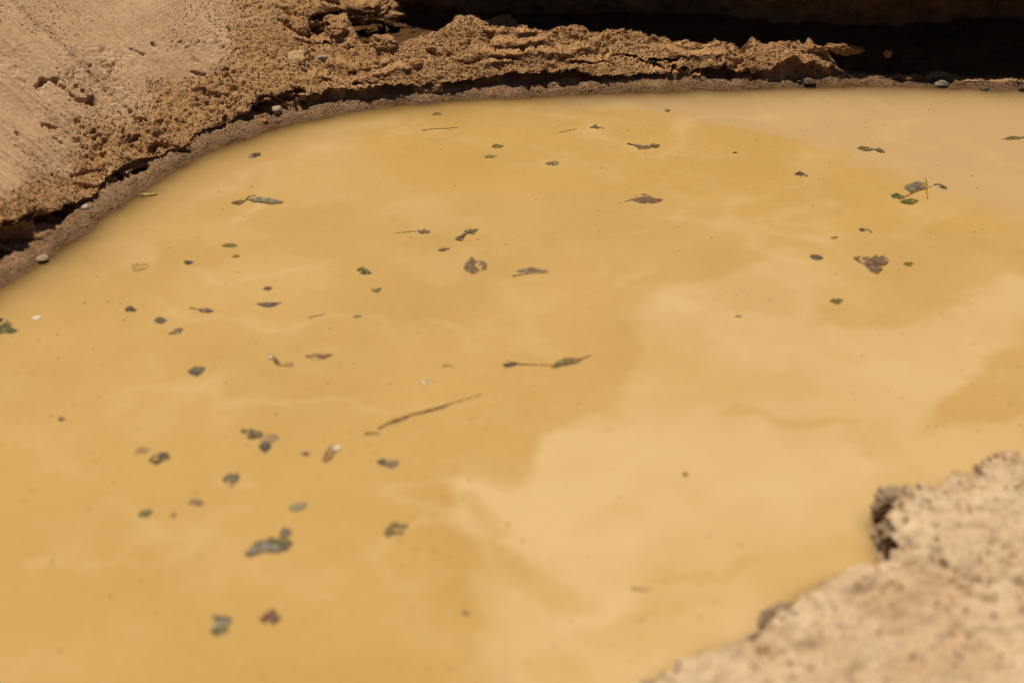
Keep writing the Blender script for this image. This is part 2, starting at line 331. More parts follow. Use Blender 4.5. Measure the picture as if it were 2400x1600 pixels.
CUTS = [  # traced cracks, ledges and hollows: points, half-width px, depth m, share downwards
    ([(84, 205), (104, 180), (120, 178), (150, 205), (180, 228), (205, 236), (214, 218)], 5.5, .034, .8),
    ([(190, 205), (205, 218), (214, 236)], 5, .03, .8),
    ([(96, 287), (122, 293)], 6, .026, .7), ([(40, 305), (48, 322)], 3, .006, .9), ([(100, 245), (118, 262)], 3, .006, .9),
    ([(300, 115), (332, 127)], 4, .007, .9), ([(350, 100), (356, 108)], 4, .008, .8),
    ([(165, 405), (200, 395), (245, 390)], 5, .018, .7), ([(178, 425), (215, 432), (265, 418)], 5, .016, .7),
    ([(270, 412), (300, 400), (335, 385)], 9, .035, .5), ([(345, 345), (365, 330), (390, 335), (435, 350)], 7, .025, .6), ([(352, 352), (362, 350)], 8, .03, .5),
    ([(215, 318), (225, 312)], 5, .01, .8), ([(300, 320), (312, 316)], 8, .02, .6), ([(120, 318), (140, 330)], 5, .012, .8),
    ([(5, 590), (25, 540), (45, 520)], 14, .05, .35), ([(60, 505), (85, 488), (100, 490)], 13, .045, .35), ([(110, 508), (135, 505)], 13, .05, .35), ([(150, 490), (175, 475), (190, 482)], 9, .035, .4), ([(5, 560), (12, 575)], 10, .04, .4), ([(30, 560), (55, 555)], 6, .03, .4), ([(60, 540), (80, 548)], 8, .03, .4),
    ([(516, 270), (520, 292)], 6, .04, .3), ([(590, 250), (620, 245), (640, 236), (668, 218), (690, 208)], 12, .045, .25), ([(600, 230), (625, 222)], 7, .03, .3), ([(700, 240), (735, 228)], 5, .03, .3),
    ([(735, 90), (760, 92), (800, 93), (840, 85)], 7, .06, .2), ([(720, 55), (735, 72), (790, 82), (850, 75), (905, 68)], 12, .05, .5), ([(720, 45), (740, 30), (790, 25)], 6, .05, .3), ([(740, 62), (790, 66), (835, 68)], 18, .05, .4), ([(870, 62), (930, 62)], 9, .09, .1),
    ([(660, 60), (690, 75), (705, 78)], 6, .02, .7), ([(640, 45), (660, 52)], 4, .012, .7),
    ([(440, 160), (470, 170)], 4, .008, .8), ([(520, 155), (545, 165)], 4, .008, .8), ([(440, 205), (470, 212), (500, 215)], 5, .012, .8),
    ([(800, 160), (815, 162)], 7, .018, .6), ([(985, 118), (1010, 128), (1035, 122)], 7, .018, .6), ([(1060, 140), (1085, 145), (1105, 135)], 6, .016, .6), ([(1100, 125), (1150, 130)], 5, .012, .7),
    ([(1305, 145), (1350, 140), (1400, 137)], 6, .024, .3), ([(1410, 128), (1450, 132), (1500, 140), (1545, 138), (1585, 128)], 9, .045, .15), ([(1495, 150), (1545, 156)], 10, .045, .15),
    ([(1575, 160), (1610, 165), (1650, 162)], 7, .03, .2), ([(820, 195), (870, 188), (900, 186)], 6, .03, .2), ([(1290, 178), (1340, 180)], 6, .03, .2),
]
U0, U1 = ctrl_arc[fx(-60)] - 0.12, ctrl_arc[fx(2460)] + 0.05
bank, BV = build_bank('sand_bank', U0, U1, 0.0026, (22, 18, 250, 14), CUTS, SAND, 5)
NCUTS = [([(2020, 1160), (2050, 1160)], 12, .03, .3), ([(2030, 1215), (2060, 1212)], 13, .035, .3), ([(2120, 1108), (2160, 1104)], 7, .02, .7), ([(2205, 1145), (2220, 1170)], 15, .03, .8), ([(2250, 1165), (2320, 1190)], 6, .012, .9),
         ([(2205, 1345), (2225, 1362)], 10, .02, .8), ([(2245, 1365), (2280, 1368)], 9, .016, .8), ([(1740, 1425), (1790, 1418)], 7, .016, .7), ([(1780, 1395), (1800, 1382)], 9, .018, .6), ([(2155, 1135), (2160, 1140)], 7, .012, .9),
         ([(1865, 1478), (1880, 1485)], 9, .01, .9), ([(2230, 1480), (2250, 1475)], 12, .012, .9), ([(2315, 1285), (2325, 1290)], 8, .012, .9), ([(2290, 1530), (2300, 1530)], 9, .01, .9)]
n0, n1_ = ctrl_arc[nx(2440)] - 0.40, ctrl_arc[nx(1330)] + 0.02
nbank, NV_ = build_bank('near_bank', n0, n1_, 0.0045, (6, 14, 190, 14), NCUTS, SAND_NEAR, 61, True)
rim1, _ = build_bank('pool_rim', U1, n0, 0.02, (6, 6, 40, 12), [], SAND, 71)
rim2, _ = build_bank('pool_rim', n1_, U0 + TOT, 0.02, (6, 6, 60, 12), [], SAND, 73)

# ------------------------------------------------------------------ the shaded earth wall behind the far bank
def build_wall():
    xs = np.linspace(-1.05, 3.2, 620)
    lip = np.interp(xs, [-1.05, -.62, -.42, -.2, .3, .60, .72, .80, 1.0, 2.2, 3.2], [5.4, 4.8, 4.28, 4.14, 4.13, 4.07, 3.97, 3.90, 3.875, 3.86, 3.8])
    foot = lip + np.interp(xs, [-1, -.2, .4, .9, 1.5, 3.2], [.02, .03, .06, .14, .18, .1]) - np.interp(xs, [-.5, -.2, .6, 1.0], [0, .06, .06, 0])
    hgt = 0.62
    prof = []
    zs = np.concatenate([np.linspace(-.08, .16, 90), np.linspace(.17, hgt, 60)])
    for z in zs:
        t = sstep(0.06, 0.46, z + 0.16 * fbm(np.stack([xs, xs * 0 + z * .6, xs * 0], 1), 3.5, 4, 107)); prof.append((foot * (1 - t) + lip * t, z))
    for k in np.linspace(0, 1, 16)[1:]: prof.append((lip + 45 * k ** 3, hgt + 0.02 * k))
    G = np.stack([np.stack([xs, y, xs * 0 + z], 1) for y, z in prof], 1).reshape(-1, 3); nv = len(prof)
    far = np.tile(np.arange(nv) < len(zs), len(xs))
    d = (0.045 * fbm(G, 6, 4, 101) + 0.024 * fbm(G, 22, 4, 103) + 0.005 * fbm(G, 80, 3, 105)) * far
    G[:, 1] += d; G[:, 2] += 0.3 * d
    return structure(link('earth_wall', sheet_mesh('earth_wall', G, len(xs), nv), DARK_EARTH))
build_wall()

# ------------------------------------------------------------------ water
def poly_sd(P, poly):
    poly = np.array(poly, float); x, y = P[:, 0], P[:, 1]; inside = np.zeros(len(P), bool); d = np.full(len(P), 1e9)
    for (x1, y1), (x2, y2) in zip(poly, np.roll(poly, -1, 0)):
        c = ((y1 > y) != (y2 > y)) & (x < (x2 - x1) * (y - y1) / (y2 - y1 + 1e-12) + x1); inside ^= c
        ex, ey = x2 - x1, y2 - y1; t = np.clip(((x - x1) * ex + (y - y1) * ey) / (ex * ex + ey * ey + 1e-12), 0, 1)
        d = np.minimum(d, np.hypot(x - x1 - t * ex, y - y1 - t * ey))
    return np.where(inside, -d, d)
def line_d(P, pl):
    d = np.full(len(P), 1e9); x, y = P[:, 0], P[:, 1]
    for (x1, y1), (x2, y2) in zip(pl[:-1], pl[1:]):
        ex, ey = x2 - x1, y2 - y1; t = np.clip(((x - x1) * ex + (y - y1) * ey) / (ex * ex + ey * ey + 1e-12), 0, 1)
        d = np.minimum(d, np.hypot(x - x1 - t * ex, y - y1 - t * ey))
    return d
def gp(lst): return [tuple(at(*q)[:2]) for q in lst]
def build_water():
    xs, ys = np.arange(-1.75, 2.6, 0.0075), np.arange(0.95, 3.85, 0.0075)
    A, B = np.meshgrid(xs, ys, indexing='ij'); P = np.stack([A.ravel(), B.ravel(), A.ravel() * 0], 1)
    Wp = P + np.stack([fbm(P, 5, 4, 201), fbm(P, 5, 4, 203), P[:, 0] * 0], 1) * 0.075 + np.stack([fbm(P, 14, 4, 205), fbm(P, 14, 4, 207), P[:, 0] * 0], 1) * 0.045
    pale = np.zeros(len(P)); ochre = np.zeros(len(P))
    main = gp([(1500, 740), (1545, 665), (1660, 628), (1745, 612), (1805, 596), (1850, 622), (1885, 660), (1900, 730), (2020, 760), (2140, 720), (2352, 640), (2500, 700), (2352, 780), (2260, 800), (2250, 880), (2150, 930), (2110, 985), (2352, 960), (2400, 1300), (1800, 1700), (1130, 1700), (1140, 1500), (1150, 1400), (1165, 1300), (1110, 1240), (1075, 1170), (1060, 1115), (1190, 1085), (1250, 1000), (1330, 955), (1425, 960), (1435, 880)])
    sd = poly_sd(Wp, main); pale = np.maximum(pale, sstep(0, 1, 0.5 - sd / np.maximum(0.035, 0.10 + 0.16 * fbm(P, 4, 2, 271))) * (0.72 + 0.25 * fbm(P, 6, 3, 209)))
    tanp = gp([(1250, 250), (1390, 252), (1550, 262), (1660, 288), (1800, 312), (1950, 342), (2060, 385), (2200, 440), (2352, 500), (2700, 560), (2700, 150), (1250, 150)])
    tan_ = sstep(0, 1, 0.5 - poly_sd(Wp, tanp) / np.maximum(0.03, 0.06 + 0.12 * fbm(P, 3, 2, 273)))
    for pl, w, s in (([(900, 278), (800, 300), (700, 330), (590, 375), (470, 440), (330, 520), (290, 580), (170, 618)], 0.05, .75), ([(620, 385), (600, 425), (605, 460), (560, 500)], .018, .6), ([(1000, 262), (1250, 255), (1400, 245)], .05, .6),
                     ([(1390, 325), (1420, 375), (1500, 420), (1585, 470), (1530, 512), (1420, 560), (1380, 640), (1250, 720)], .022, .55), ([(1000, 760), (1100, 790), (1180, 780)], .02, .4), ([(60, 1300), (180, 1270), (235, 1200)], .02, .5), ([(980, 1010), (800, 1060), (760, 1120)], .012, .4),
                     ([(2080, 520), (2200, 500), (2352, 560)], .07, .45), ([(1340, 700), (1480, 640), (1540, 560)], .02, .4)):
        d = line_d(Wp, gp(pl)); pale = np.maximum(pale, 0.75 * s * sstep(w * 1.3, 0, d) * np.clip(0.55 + 1.1 * fbm(P, 9, 3, 241), 0.1, 1))
    for pl, w, s in (([(1145, 1150), (1180, 1230), (1230, 1330), (1300, 1380)], .05, .75), ([(1480, 1340), (1600, 1325), (1720, 1335)], .02, .5), ([(1700, 950), (1850, 985), (1950, 1000)], .03, .6), ([(2110, 990), (2180, 960), (2280, 930)], .05, .6), ([(1930, 1010), (1990, 1060)], .03, .5), ([(1150, 930), (1260, 900)], .04, .5),
                     ([(1380, 1430), (1550, 1400), (1700, 1390)], .02, .35), ([(1300, 1160), (1420, 1200)], .02, .3)):
        d = line_d(Wp, gp(pl)); ochre = np.maximum(ochre, s * sstep(w, w * 0.1, d))
    pale = pale * (1 - ochre)
    wisp = fbm(Wp + 0.12 * np.stack([fbm(P, 3, 3, 231), fbm(P, 3, 3, 233), P[:, 0] * 0], 1), 7, 5, 211)
    W2 = P * np.array((1, 1.35, 1)) + 0.16 * np.stack([fbm(P, 2.2, 3, 251), fbm(P, 2.2, 3, 253), P[:, 0] * 0], 1) + 0.05 * np.stack([fbm(P, 9, 3, 255), fbm(P, 9, 3, 257), P[:, 0] * 0], 1)
    rdg = (1 - np.abs(fbm(W2, 3.6, 3, 259))) ** 14 * sstep(-0.2, 0.5, fbm(P, 2.1, 2, 261)); rdg2 = (1 - np.abs(fbm(W2, 8.5, 3, 263))) ** 12 * sstep(-0.1, 0.5, fbm(P, 3.0, 2, 265))
    pale = pale * (1 - 0.42 * sstep(0.02, 0.42, fbm(W2, 4.5, 4, 267))) * (1 - 0.35 * rdg2) + 0.42 * rdg + 0.22 * rdg2
    pale = np.clip(pale + 0.22 * sstep(0.0, 0.6, wisp) - 0.10 * sstep(0, .6, -wisp), 0, 1)
    # depth of the bed below each point, from the shore distance
    lp = np.stack([lx, ly], 1)[::4]; dm = np.full(len(P), 9.0); 
    for (a, b) in lp: dm = np.minimum(dm, (P[:, 0] - a) ** 2 + (P[:, 1] - b) ** 2)
    dm = np.sqrt(dm); ins = poly_sd(P, lp[::2]) < 0
    dm = dm + 0.012 * fbm(P, 14, 3, 221)
    nearside = sstep(2.75, 2.45, P[:, 1] - 0.15 * P[:, 0] + 0 * dm) * (P[:, 0] > 0)
    depth = np.where(ins, np.maximum(dm, 0) * (0.34 + 1.2 * nearside), 0)
    me = sheet_mesh('water', P, len(xs), len(ys), attrs={'pale': pale, 'tan': tan_, 'depth': depth})
    m, t, p = mat('muddy_water'); pos = objpos(t)
    st = N(t, 'ShaderNodeMapping'); L(t, pos, st.inputs[0]); st.inputs['Scale'].default_value = (1, 1.6, 1)
    mott = noise(t, st.outputs[0], 60, 5, 0.6, 0.6); big = noise(t, pos, 3.2, 4, 0.5, 0.4)
    base = mix(t, ramp(t, big, [(0.3, 0.0), (0.7, 1.0)]), (0.450, 0.272, 0.080), (0.500, 0.307, 0.098))
    base = mix(t, 0.35, base, ramp(t, mott, [(0.3, 0.45), (0.7, 0.55)]), 'OVERLAY')
    c = mix(t, math_(t, 'MULTIPLY', attr(t, 'tan'), 0.85), base, (0.475, 0.306, 0.142))
    c = mix(t, attr(t, 'pale'), c, (0.575, 0.385, 0.168))
    L(t, c, p.inputs['Base Color']); p.inputs['Roughness'].default_value = 0.06; p.inputs['IOR'].default_value = 1.333
    bump(t, noise(t, pos, 9, 2), 0.04, 0.004, p)
    clear = math_(t, 'POWER', 2.71828, math_(t, 'MULTIPLY', attr(t, 'depth'), -1 / 0.016))
    tr = N(t, 'ShaderNodeBsdfTransparent'); tr.inputs[0].default_value = (0.82, 0.80, 0.70, 1); ms = N(t, 'ShaderNodeMixShader')
    out = t.nodes['Material Output']; L(t, clear, ms.inputs[0]); L(t, p.outputs[0], ms.inputs[1]); L(t, tr.outputs[0], ms.inputs[2]); L(t, ms.outputs[0], out.inputs[0])
    structure(link('water', me, m))
build_water()

# ------------------------------------------------------------------ debris on the water, stones and clods
def thing(o, label, cat, group=None):
    o['label'] = label; o['category'] = cat
    if group: o['group'] = group
    return o
PAL = dict(olive=(.125, .10, .018), green=(.075, .095, .02), dkgreen=(.022, .032, .012), brown=(.135, .075, .03), dkbrown=(.050, .032, .02), slate=(.080, .066, .045), purple=(.15, .09, .07),
           red=(.115, .042, .025), tan=(.30, .175, .06), grey=(.20, .165, .11), pale=(.62, .52, .36), black=(.014, .013, .014), palegreen=(.24, .22, .11), yellow=(.40, .25, .03), pink=(.26, .14, .08))
_mats = {}
def leaf_mat(a, b, mud=0.3):
    k = (a, b, mud)
    if k in _mats: return _mats[k]
    m, t, p = mat('leaf_%s_%s' % (a, b)); tc = N(t, 'ShaderNodeTexCoord'); pos = objpos(t)
    n = noise(t, pos, 75, 3, 0.6); n2 = noise(t, pos, 110, 4, 0.6)
    c = mix(t, ramp(t, n, [(0.42, 0.0), (0.58, 1.0)]), PAL[a], PAL[b])
    c = mix(t, ramp(t, n2, [(0.68 - 0.42 * mud, 0.04), (0.80 - 0.36 * mud, 0.85)]), c, (0.42, 0.25, 0.075))
    L(t, c, p.inputs['Base Color']); p.inputs['Roughness'].default_value = 0.45; p.inputs['Specular IOR Level'].default_value = 0.12
    bump(t, n2, 0.15, 0.001, p)
    e = math_(t, 'ADD', attr(t, 'rim'), math_(t, 'MULTIPLY', math_(t, 'SUBTRACT', n2, 0.55), 0.9))
    L(t, ramp(t, e, [(0.0, 0.0), (0.62, 0.96)]), p.inputs['Alpha']); _mats[k] = m; return m
def px_len(P, c):
    a, b = proj(np.array([P - c * .005, P + c * .005])); return math.hypot(a[1] - a[0], b[1] - b[0]) * 100
def leaf_mesh(name, x1, y1, x2, y2, wpx, curl=1.0, seed=0, z0=0.0006, tip=1.0, base=None):
    A, B = at(x1, y1), at(x2, y2); Cn = (A + B) / 2; ax = B - A; Ln = np.linalg.norm(ax); ax /= Ln; ac = np.array((-ax[1], ax[0], 0))
    Wd = min(0.5 * wpx / px_len(Cn, ac), 0.60 * Ln)
    nt_, ns = 18, 9; t = np.linspace(0, 1, nt_); s = np.linspace(-1, 1, ns)
    T, Sg = np.meshgrid(t, s, indexing='ij'); T, Sg = T.ravel(), Sg.ravel()
    hw = 1.42 * Wd * np.sin(np.pi * np.clip(T, 0.012, 0.988) ** (0.85 + 0.15 * tip)) ** (0.75)
    Q = np.stack([T * 3, Sg * 1.5, T * 0 + seed * 3.7], 1)
    hw = hw * (1 + 0.35 * vnoise(np.stack([T * 6, np.sign(Sg) * 2, T * 0 + seed], 1), 1.0, 7))
    sway = Wd * 0.5 * vnoise(np.stack([T * 2.2, T * 0, T * 0 + seed * 1.3], 1), 1.0, 9)
    P = A + np.outer(T * Ln, ax) + np.outer(Sg * hw + sway, ac)
    amp = min(0.0013, 0.035 * Ln)
    z = z0 + curl * amp * (0.9 * Sg ** 2 * (0.3 + vnoise(np.stack([T * 2, T * 0 + .5, T * 0 + seed], 1), 1.0, 3)) + 0.9 * vnoise(Q, 1.0, 5) + 0.35 * vnoise(Q, 2.6, 6)) - 0.12 * amp * (1 - abs(Sg))
    P[:, 2] = z
    o_ = base if base is not None else Cn * np.array((1, 1, 0)); P = P - o_
    n = P.shape[0]; lower = P.copy(); lower[:, 2] -= 0.0004; V = np.concatenate([P, lower])
    f = []
    g = lambda i, j: i * ns + j
    for i in range(nt_ - 1):
        for j in range(ns - 1):
            q = (g(i, j), g(i + 1, j), g(i + 1, j + 1), g(i, j + 1)); f.append(q); f.append(tuple(n + k for k in reversed(q)))
    rim = [g(i, 0) for i in range(nt_)] + [g(nt_ - 1, j) for j in range(1, ns)] + [g(i, ns - 1) for i in range(nt_ - 2, -1, -1)] + [g(0, j) for j in range(ns - 2, 0, -1)]
    for a, b in zip(rim, rim[1:] + rim[:1]): f.append((a, b, n + b, n + a)[::-1])
    me = bpy.data.meshes.new(name); me.from_pydata(V.tolist(), [], f); me.update()
    me.polygons.foreach_set('use_smooth', np.ones(len(f), bool))
    rim_ = np.minimum(1 - abs(Sg), np.minimum(T, 1 - T) * 4); ra = me.attributes.new('rim', 'FLOAT', 'POINT'); ra.data.foreach_set('value', np.concatenate([rim_, rim_]).astype(np.float32)); return me, o_
def tube_mesh(name, pl, wpx, seed=0, base=None, z0=0.0006, taper=0.35):
    P = np.array([at(*q) for q in pl]); 
    tt = np.linspace(0, len(P) - 1, 8 * (len(P) - 1) + 1); Q = np.stack([np.interp(tt, np.arange(len(P)), P[:, k]) for k in range(3)], 1)
    Cn = Q.mean(0) * np.array((1, 1, 0)); o_ = base if base is not None else Cn
    rad = 0.5 * wpx * np.linalg.norm(Cn - C0) / F
    Q[:, 0] += 0.9 * rad * vnoise(Q * 30 + seed, 1.0, 3); Q[:, 1] += 1.2 * rad * vnoise(Q * 30 + seed + 5, 1.0, 4); Q[:, 2] = z0 + 0.4 * rad * vnoise(Q * 25 + seed, 1.0, 5)
    V, f = [], []; k = 7
    for i, q in enumerate(Q):
        d = Q[min(i + 1, len(Q) - 1)] - Q[max(i - 1, 0)]; d /= np.linalg.norm(d); sd_ = np.cross(d, (0, 0, 1)); sd_ /= np.linalg.norm(sd_) + 1e-9; up = np.cross(sd_, d)
        e = i / (len(Q) - 1); r = rad * (1 - (1 - taper) * e) * (1 + 0.3 * math.sin(i * 1.7 + seed))
        if i in (0, len(Q) - 1): r *= 0.4
        for j in range(k):
            a = 2 * math.pi * j / k; V.append(q - o_ + r * (math.cos(a) * sd_ + math.sin(a) * up))
    for i in range(len(Q) - 1):
        for j in range(k): f.append((i * k + j, i * k + (j + 1) % k, (i + 1) * k + (j + 1) % k, (i + 1) * k + j))
    f.append(tuple(range(k))[::-1]); f.append(tuple(range((len(Q) - 1) * k, len(Q) * k)))
    me = bpy.data.meshes.new(name); me.from_pydata([tuple(v) for v in V], [], f); me.update()
    me.polygons.foreach_set('use_smooth', np.ones(len(f), bool)); ra = me.attributes.new('rim', 'FLOAT', 'POINT'); ra.data.foreach_set('value', np.full(len(V), 0.45, np.float32)); return me, o_
GL, GT, GC = 'leaves floating on the pool', 'twigs floating on the pool', 'small chips floating on the pool'
_sd = [0]
def leaf(x1, y1, x2, y2, w, a, b, label, curl=1.0, mud=0.3, name='floating_leaf', cat='leaf', group=GL, z0=0.0006, stem=None):
    _sd[0] += 1; me, o_ = leaf_mesh(name, x1, y1, x2, y2, w, curl, _sd[0], z0)
    if stem is None: o = link(name, me, leaf_mat(a, b, mud)); o.location = o_
    else:
        o = bpy.data.objects.new(name, None); COL.objects.link(o); o.location = o_; o.empty_display_size = .01
        link('blade', me, leaf_mat(a, b, mud), o)
        ms, _ = tube_mesh('stem', stem[0], stem[1], _sd[0], o_); link('stem', ms, leaf_mat(*stem[2], 0.15), o)
    return thing(o, label, cat, group)
def twig(pl, w, a, b, label, name='floating_twig', cat='twig'):
    _sd[0] += 1; me, o_ = tube_mesh(name, pl, w, _sd[0]); o = link(name, me, leaf_mat(a, b, 0.25)); o.location = o_
    return thing(o, label, cat, GT)
def multi(name, label, parts, cat='leaf', group=GL):
    P = [at(*q) for pt in parts for q in (pt[1] if pt[0] != 'leaf' else [(pt[1][0], pt[1][1]), (pt[1][2], pt[1][3])])]
    o_ = np.mean(P, 0) * np.array((1, 1, 0)); o = bpy.data.objects.new(name, None); COL.objects.link(o); o.location = o_; o.empty_display_size = .01
    for pt in parts:
        _sd[0] += 1
        if pt[0] == 'leaf':
            me, _ = leaf_mesh('blade', *pt[1], pt[2], pt[5] if len(pt) > 5 else 1.0, _sd[0], 0.0006 + 0.0006 * (_sd[0] % 3), base=o_); link('blade', me, leaf_mat(pt[3], pt[4], 0.3), o)
        else:
            me, _ = tube_mesh('stem', pt[1], pt[2], _sd[0], o_, z0=pt[5] if len(pt) > 5 else 0.001); link('stem', me, leaf_mat(pt[3], pt[4], 0.15), o)
    return thing(o, label, cat, group)
chip = dict(name='leaf_chip', cat='leaf chip', group=GC)

leaf(570, 363, 600, 352, 13, 'slate', 'black', 'small dark curled leaf nearest the left shore below the stone', 1.3)
multi('floating_leaf', 'long fish-shaped green and brown leaf with a forked twig at its left end', [('leaf', (566, 461, 655, 464), 12, 'green', 'grey'), ('leaf', (530, 466, 565, 462), 9, 'brown', 'dkbrown'), ('stem', [(562, 461), (572, 452), (592, 449)], 5, 'dkbrown', 'brown')])
leaf(992, 264, 1014, 260, 7, 'olive', 'brown', 'tiny olive leaf bit close under the far shore', .8, **chip)
twig([(970, 300), (1000, 297), (1030, 296), (1052, 293)], 3, 'brown', 'tan', 'thin broken brown twig lying level just below the far shore')
leaf(1128, 337, 1158, 334, 9, 'olive', 'olive', 'upper of two flat olive oval leaves lying one above the other', .4, .15)
leaf(1110, 361, 1142, 358, 7, 'olive', 'tan', 'lower of two flat olive oval leaves lying one above the other', .4, .15)
leaf(1252, 377, 1284, 373, 9, 'brown', 'grey', 'small mottled brown leaf right of the two olive ovals', 1.2)
twig([(1283, 306), (1305, 301), (1326, 297)], 2.2, 'brown', 'tan', 'hair-thin slanting twig left of the dark green stemmed leaf')
leaf(1354, 292, 1378, 294, 7, 'dkgreen', 'slate', 'dark green leaf with a short stem pointing right, near far shore', .8, stem=([(1376, 294), (1390, 296)], 2.5, ('brown', 'dkbrown')))
leaf(1525, 255, 1541, 254, 6, 'brown', 'olive', 'lone square brown chip highest on the tan water', .5, **chip)
multi('floating_leaf', 'torn purplish brown leaf with a hole, trailing a thin end to the left', [('leaf', (1455, 336, 1500, 340), 9, 'purple', 'brown'), ('leaf', (1492, 336, 1516, 334), 8, 'dkbrown', 'brown', 1.3), ('stem', [(1440, 331), (1456, 335), (1470, 339)], 4, 'purple', 'brown')])
leaf(1682, 352, 1694, 350, 4, 'black', 'dkbrown', 'tiny black chip alone in the ochre water right of the torn purplish leaf', .4, **chip)
leaf(1824, 400, 1857, 403, 10, 'slate', 'black', 'narrow slate-black leaf on ochre water left of the sprig', 1.0, .1)
multi('floating_leaf', 'knobbly green twig-like leaf sloping down to the right at the tan water edge', [('leaf', (1968, 340, 2005, 345), 9, 'olive', 'dkgreen'), ('leaf', (2012, 348, 2032, 348), 10, 'dkgreen', 'brown', 1.4), ('stem', [(2000, 344), (2018, 348)], 4, 'brown', 'dkgreen')])
leaf(2300, 323, 2375, 316, 12, 'green', 'brown', 'ragged green strand cut by the right edge of the picture', 1.2)
leaf(1445, 461, 1524, 456, 19, 'purple', 'brown', 'curled brown leaf with a pale stem tip at its left end', 1.6, .15, stem=([(1450, 460), (1434, 464)], 4, ('pale', 'tan')))
multi('leafy_sprig', 'leafy sprig with grey and green leaves and an upright yellow stalk', [('leaf', (2078, 426, 2124, 436), 24, 'slate', 'grey', .8), ('leaf', (2142, 424, 2176, 435), 10, 'slate', 'dkgreen'), ('leaf', (2044, 450, 2078, 456), 10, 'green', 'dkgreen'), ('leaf', (2064, 462, 2112, 463), 11, 'green', 'olive'), ('stem', [(2127, 415), (2126, 435), (2128, 458)], 5, 'yellow', 'yellow', .004), ('stem', [(2076, 454), (2098, 444), (2120, 436), (2146, 428)], 2.5, 'brown', 'tan')], 'sprig', None)
leaf(1971, 526, 2004, 537, 9, 'dkgreen', 'slate', 'small dark wet leaf tilted down right, above the crumpled brown leaf', 1.6, .1)
leaf(1858, 590, 1892, 593, 11, 'slate', 'slate', 'slate-grey pointed leaf left of the crumpled brown leaf', .8, .1)
multi('floating_leaf', 'large crumpled pinkish brown leaf with ragged lobes on the right', [('leaf', (1962, 600, 2012, 596), 26, 'purple', 'brown', 1.5), ('leaf', (2000, 594, 2042, 603), 20, 'brown', 'purple', 1.6), ('leaf', (1986, 612, 2030, 616), 18, 'purple', 'brown', 1.5)])
leaf(2074, 608, 2100, 607, 9, 'olive', 'olive', 'olive oblong chip just right of the crumpled brown leaf', .3, .1, **chip)
leaf(1904, 692, 1938, 692, 11, 'olive', 'olive', 'olive oblong chip lowest on the right above the pale water', .3, .1, **chip)
leaf(1906, 548, 1926, 545, 6, 'olive', 'tan', 'faint olive chip left of the small dark tilted leaf', .3, .3, **chip)
leaf(956, 531, 990, 532, 8, 'dkbrown', 'purple', 'little brown leaf with a hair-thin stem trailing left', 1.0, .15, stem=([(958, 532), (930, 534), (904, 537)], 2, ('brown', 'tan')))
multi('floating_leaf', 'grey bone-shaped leaf slanting up to the right between two thin brown leaves', [('leaf', (1044, 551, 1068, 546), 9, 'dkbrown', 'brown'), ('leaf', (1068, 536, 1098, 526), 14, 'slate', 'dkbrown', 1.2), ('stem', [(1060, 548), (1074, 538), (1084, 533)], 9, 'grey', 'slate')])
leaf(1004, 576, 1034, 570, 8, 'dkbrown', 'brown', 'thin brown leaf just left of and below the bone-shaped leaf', .8, .15)
leaf(1064, 619, 1122, 612, 30, 'purple', 'brown', 'rounded crumpled brown leaf left of the pale-edged reed', 1.6, .3)
multi('reed_piece', 'brown reed piece with a shiny pale edge in the middle of the pool', [('leaf', (1184, 626, 1262, 622), 10, 'brown', 'grey', 1.2), ('stem', [(1176, 634), (1210, 631), (1264, 628)], 4, 'pale', 'pale', .003)], 'reed', None)
multi('floating_leaf', 'black leaf with a bright green edge left of the middle', [('leaf', (824, 628, 856, 627), 10, 'black', 'dkgreen', 1.0), ('leaf', (818, 622, 846, 620), 8, 'olive', 'green')])
leaf(852, 668, 878, 666, 8, 'olive', 'olive', 'small olive oval chip below the black leaf with green edge', .3, .15, **chip)
leaf(507, 566, 547, 566, 8, 'olive', 'olive', 'long flat olive leaf on the left, below the fish-shaped leaf', .3, .1)
leaf(421, 603, 446, 603, 9, 'dkgreen', 'slate', 'dark green chip left of the tiny olive chip', .9, .1, **chip)
leaf(532, 591, 551, 588, 6, 'olive', 'olive', 'tiny olive chip under the long flat olive leaf', .3, .2, **chip)
leaf(300, 612, 342, 616, 20, 'tan', 'tan', 'pale mud-covered leaf sunk near the left shore', .7, .75)
leaf(604, 665, 626, 661, 9, 'dkbrown', 'purple', 'small brown scrap just above a longer purplish leaf', 1.3, .2, **chip)
leaf(586, 699, 648, 694, 13, 'dkbrown', 'purple', 'long purplish brown leaf left of middle, under a small scrap', 1.2, .25)
leaf(285, 713, 316, 711, 11, 'dkbrown', 'dkgreen', 'plain dark brown leaf farthest left of the left cluster', .7, .05)
multi('floating_leaf', 'purplish leaf with a thin tail pointing up left, in the left cluster', [('leaf', (454, 714, 492, 714), 10, 'purple', 'dkbrown'), ('stem', [(436, 708), (450, 711), (462, 714)], 4, 'dkbrown', 'brown')])
leaf(354, 741, 384, 735, 15, 'slate', 'slate', 'humped slate-blue leaf between brown leaves on the left', 1.6, .15)
leaf(386, 769, 424, 758, 11, 'brown', 'dkbrown', 'two-lobed thin brown leaf slanting up right below the slate-blue one', 1.2, .25)
leaf(70, 733, 96, 728, 8, 'pale', 'pale', 'whitish chip near the left edge beside a big dark leaf', .6, .1, **chip)
leaf(-24, 762, 47, 755, 24, 'dkgreen', 'olive', 'big dark green leaf cut by the left edge of the picture', 1.0, .1)
leaf(-8, 739, 9, 735, 12, 'black', 'dkbrown', 'black scrap at the left edge just above the big dark leaf', 1.0, .05, **chip)
leaf(430, 852, 474, 847, 17, 'green', 'slate', 'grey-green pointed leaf alone below the left cluster', 1.0, .2)
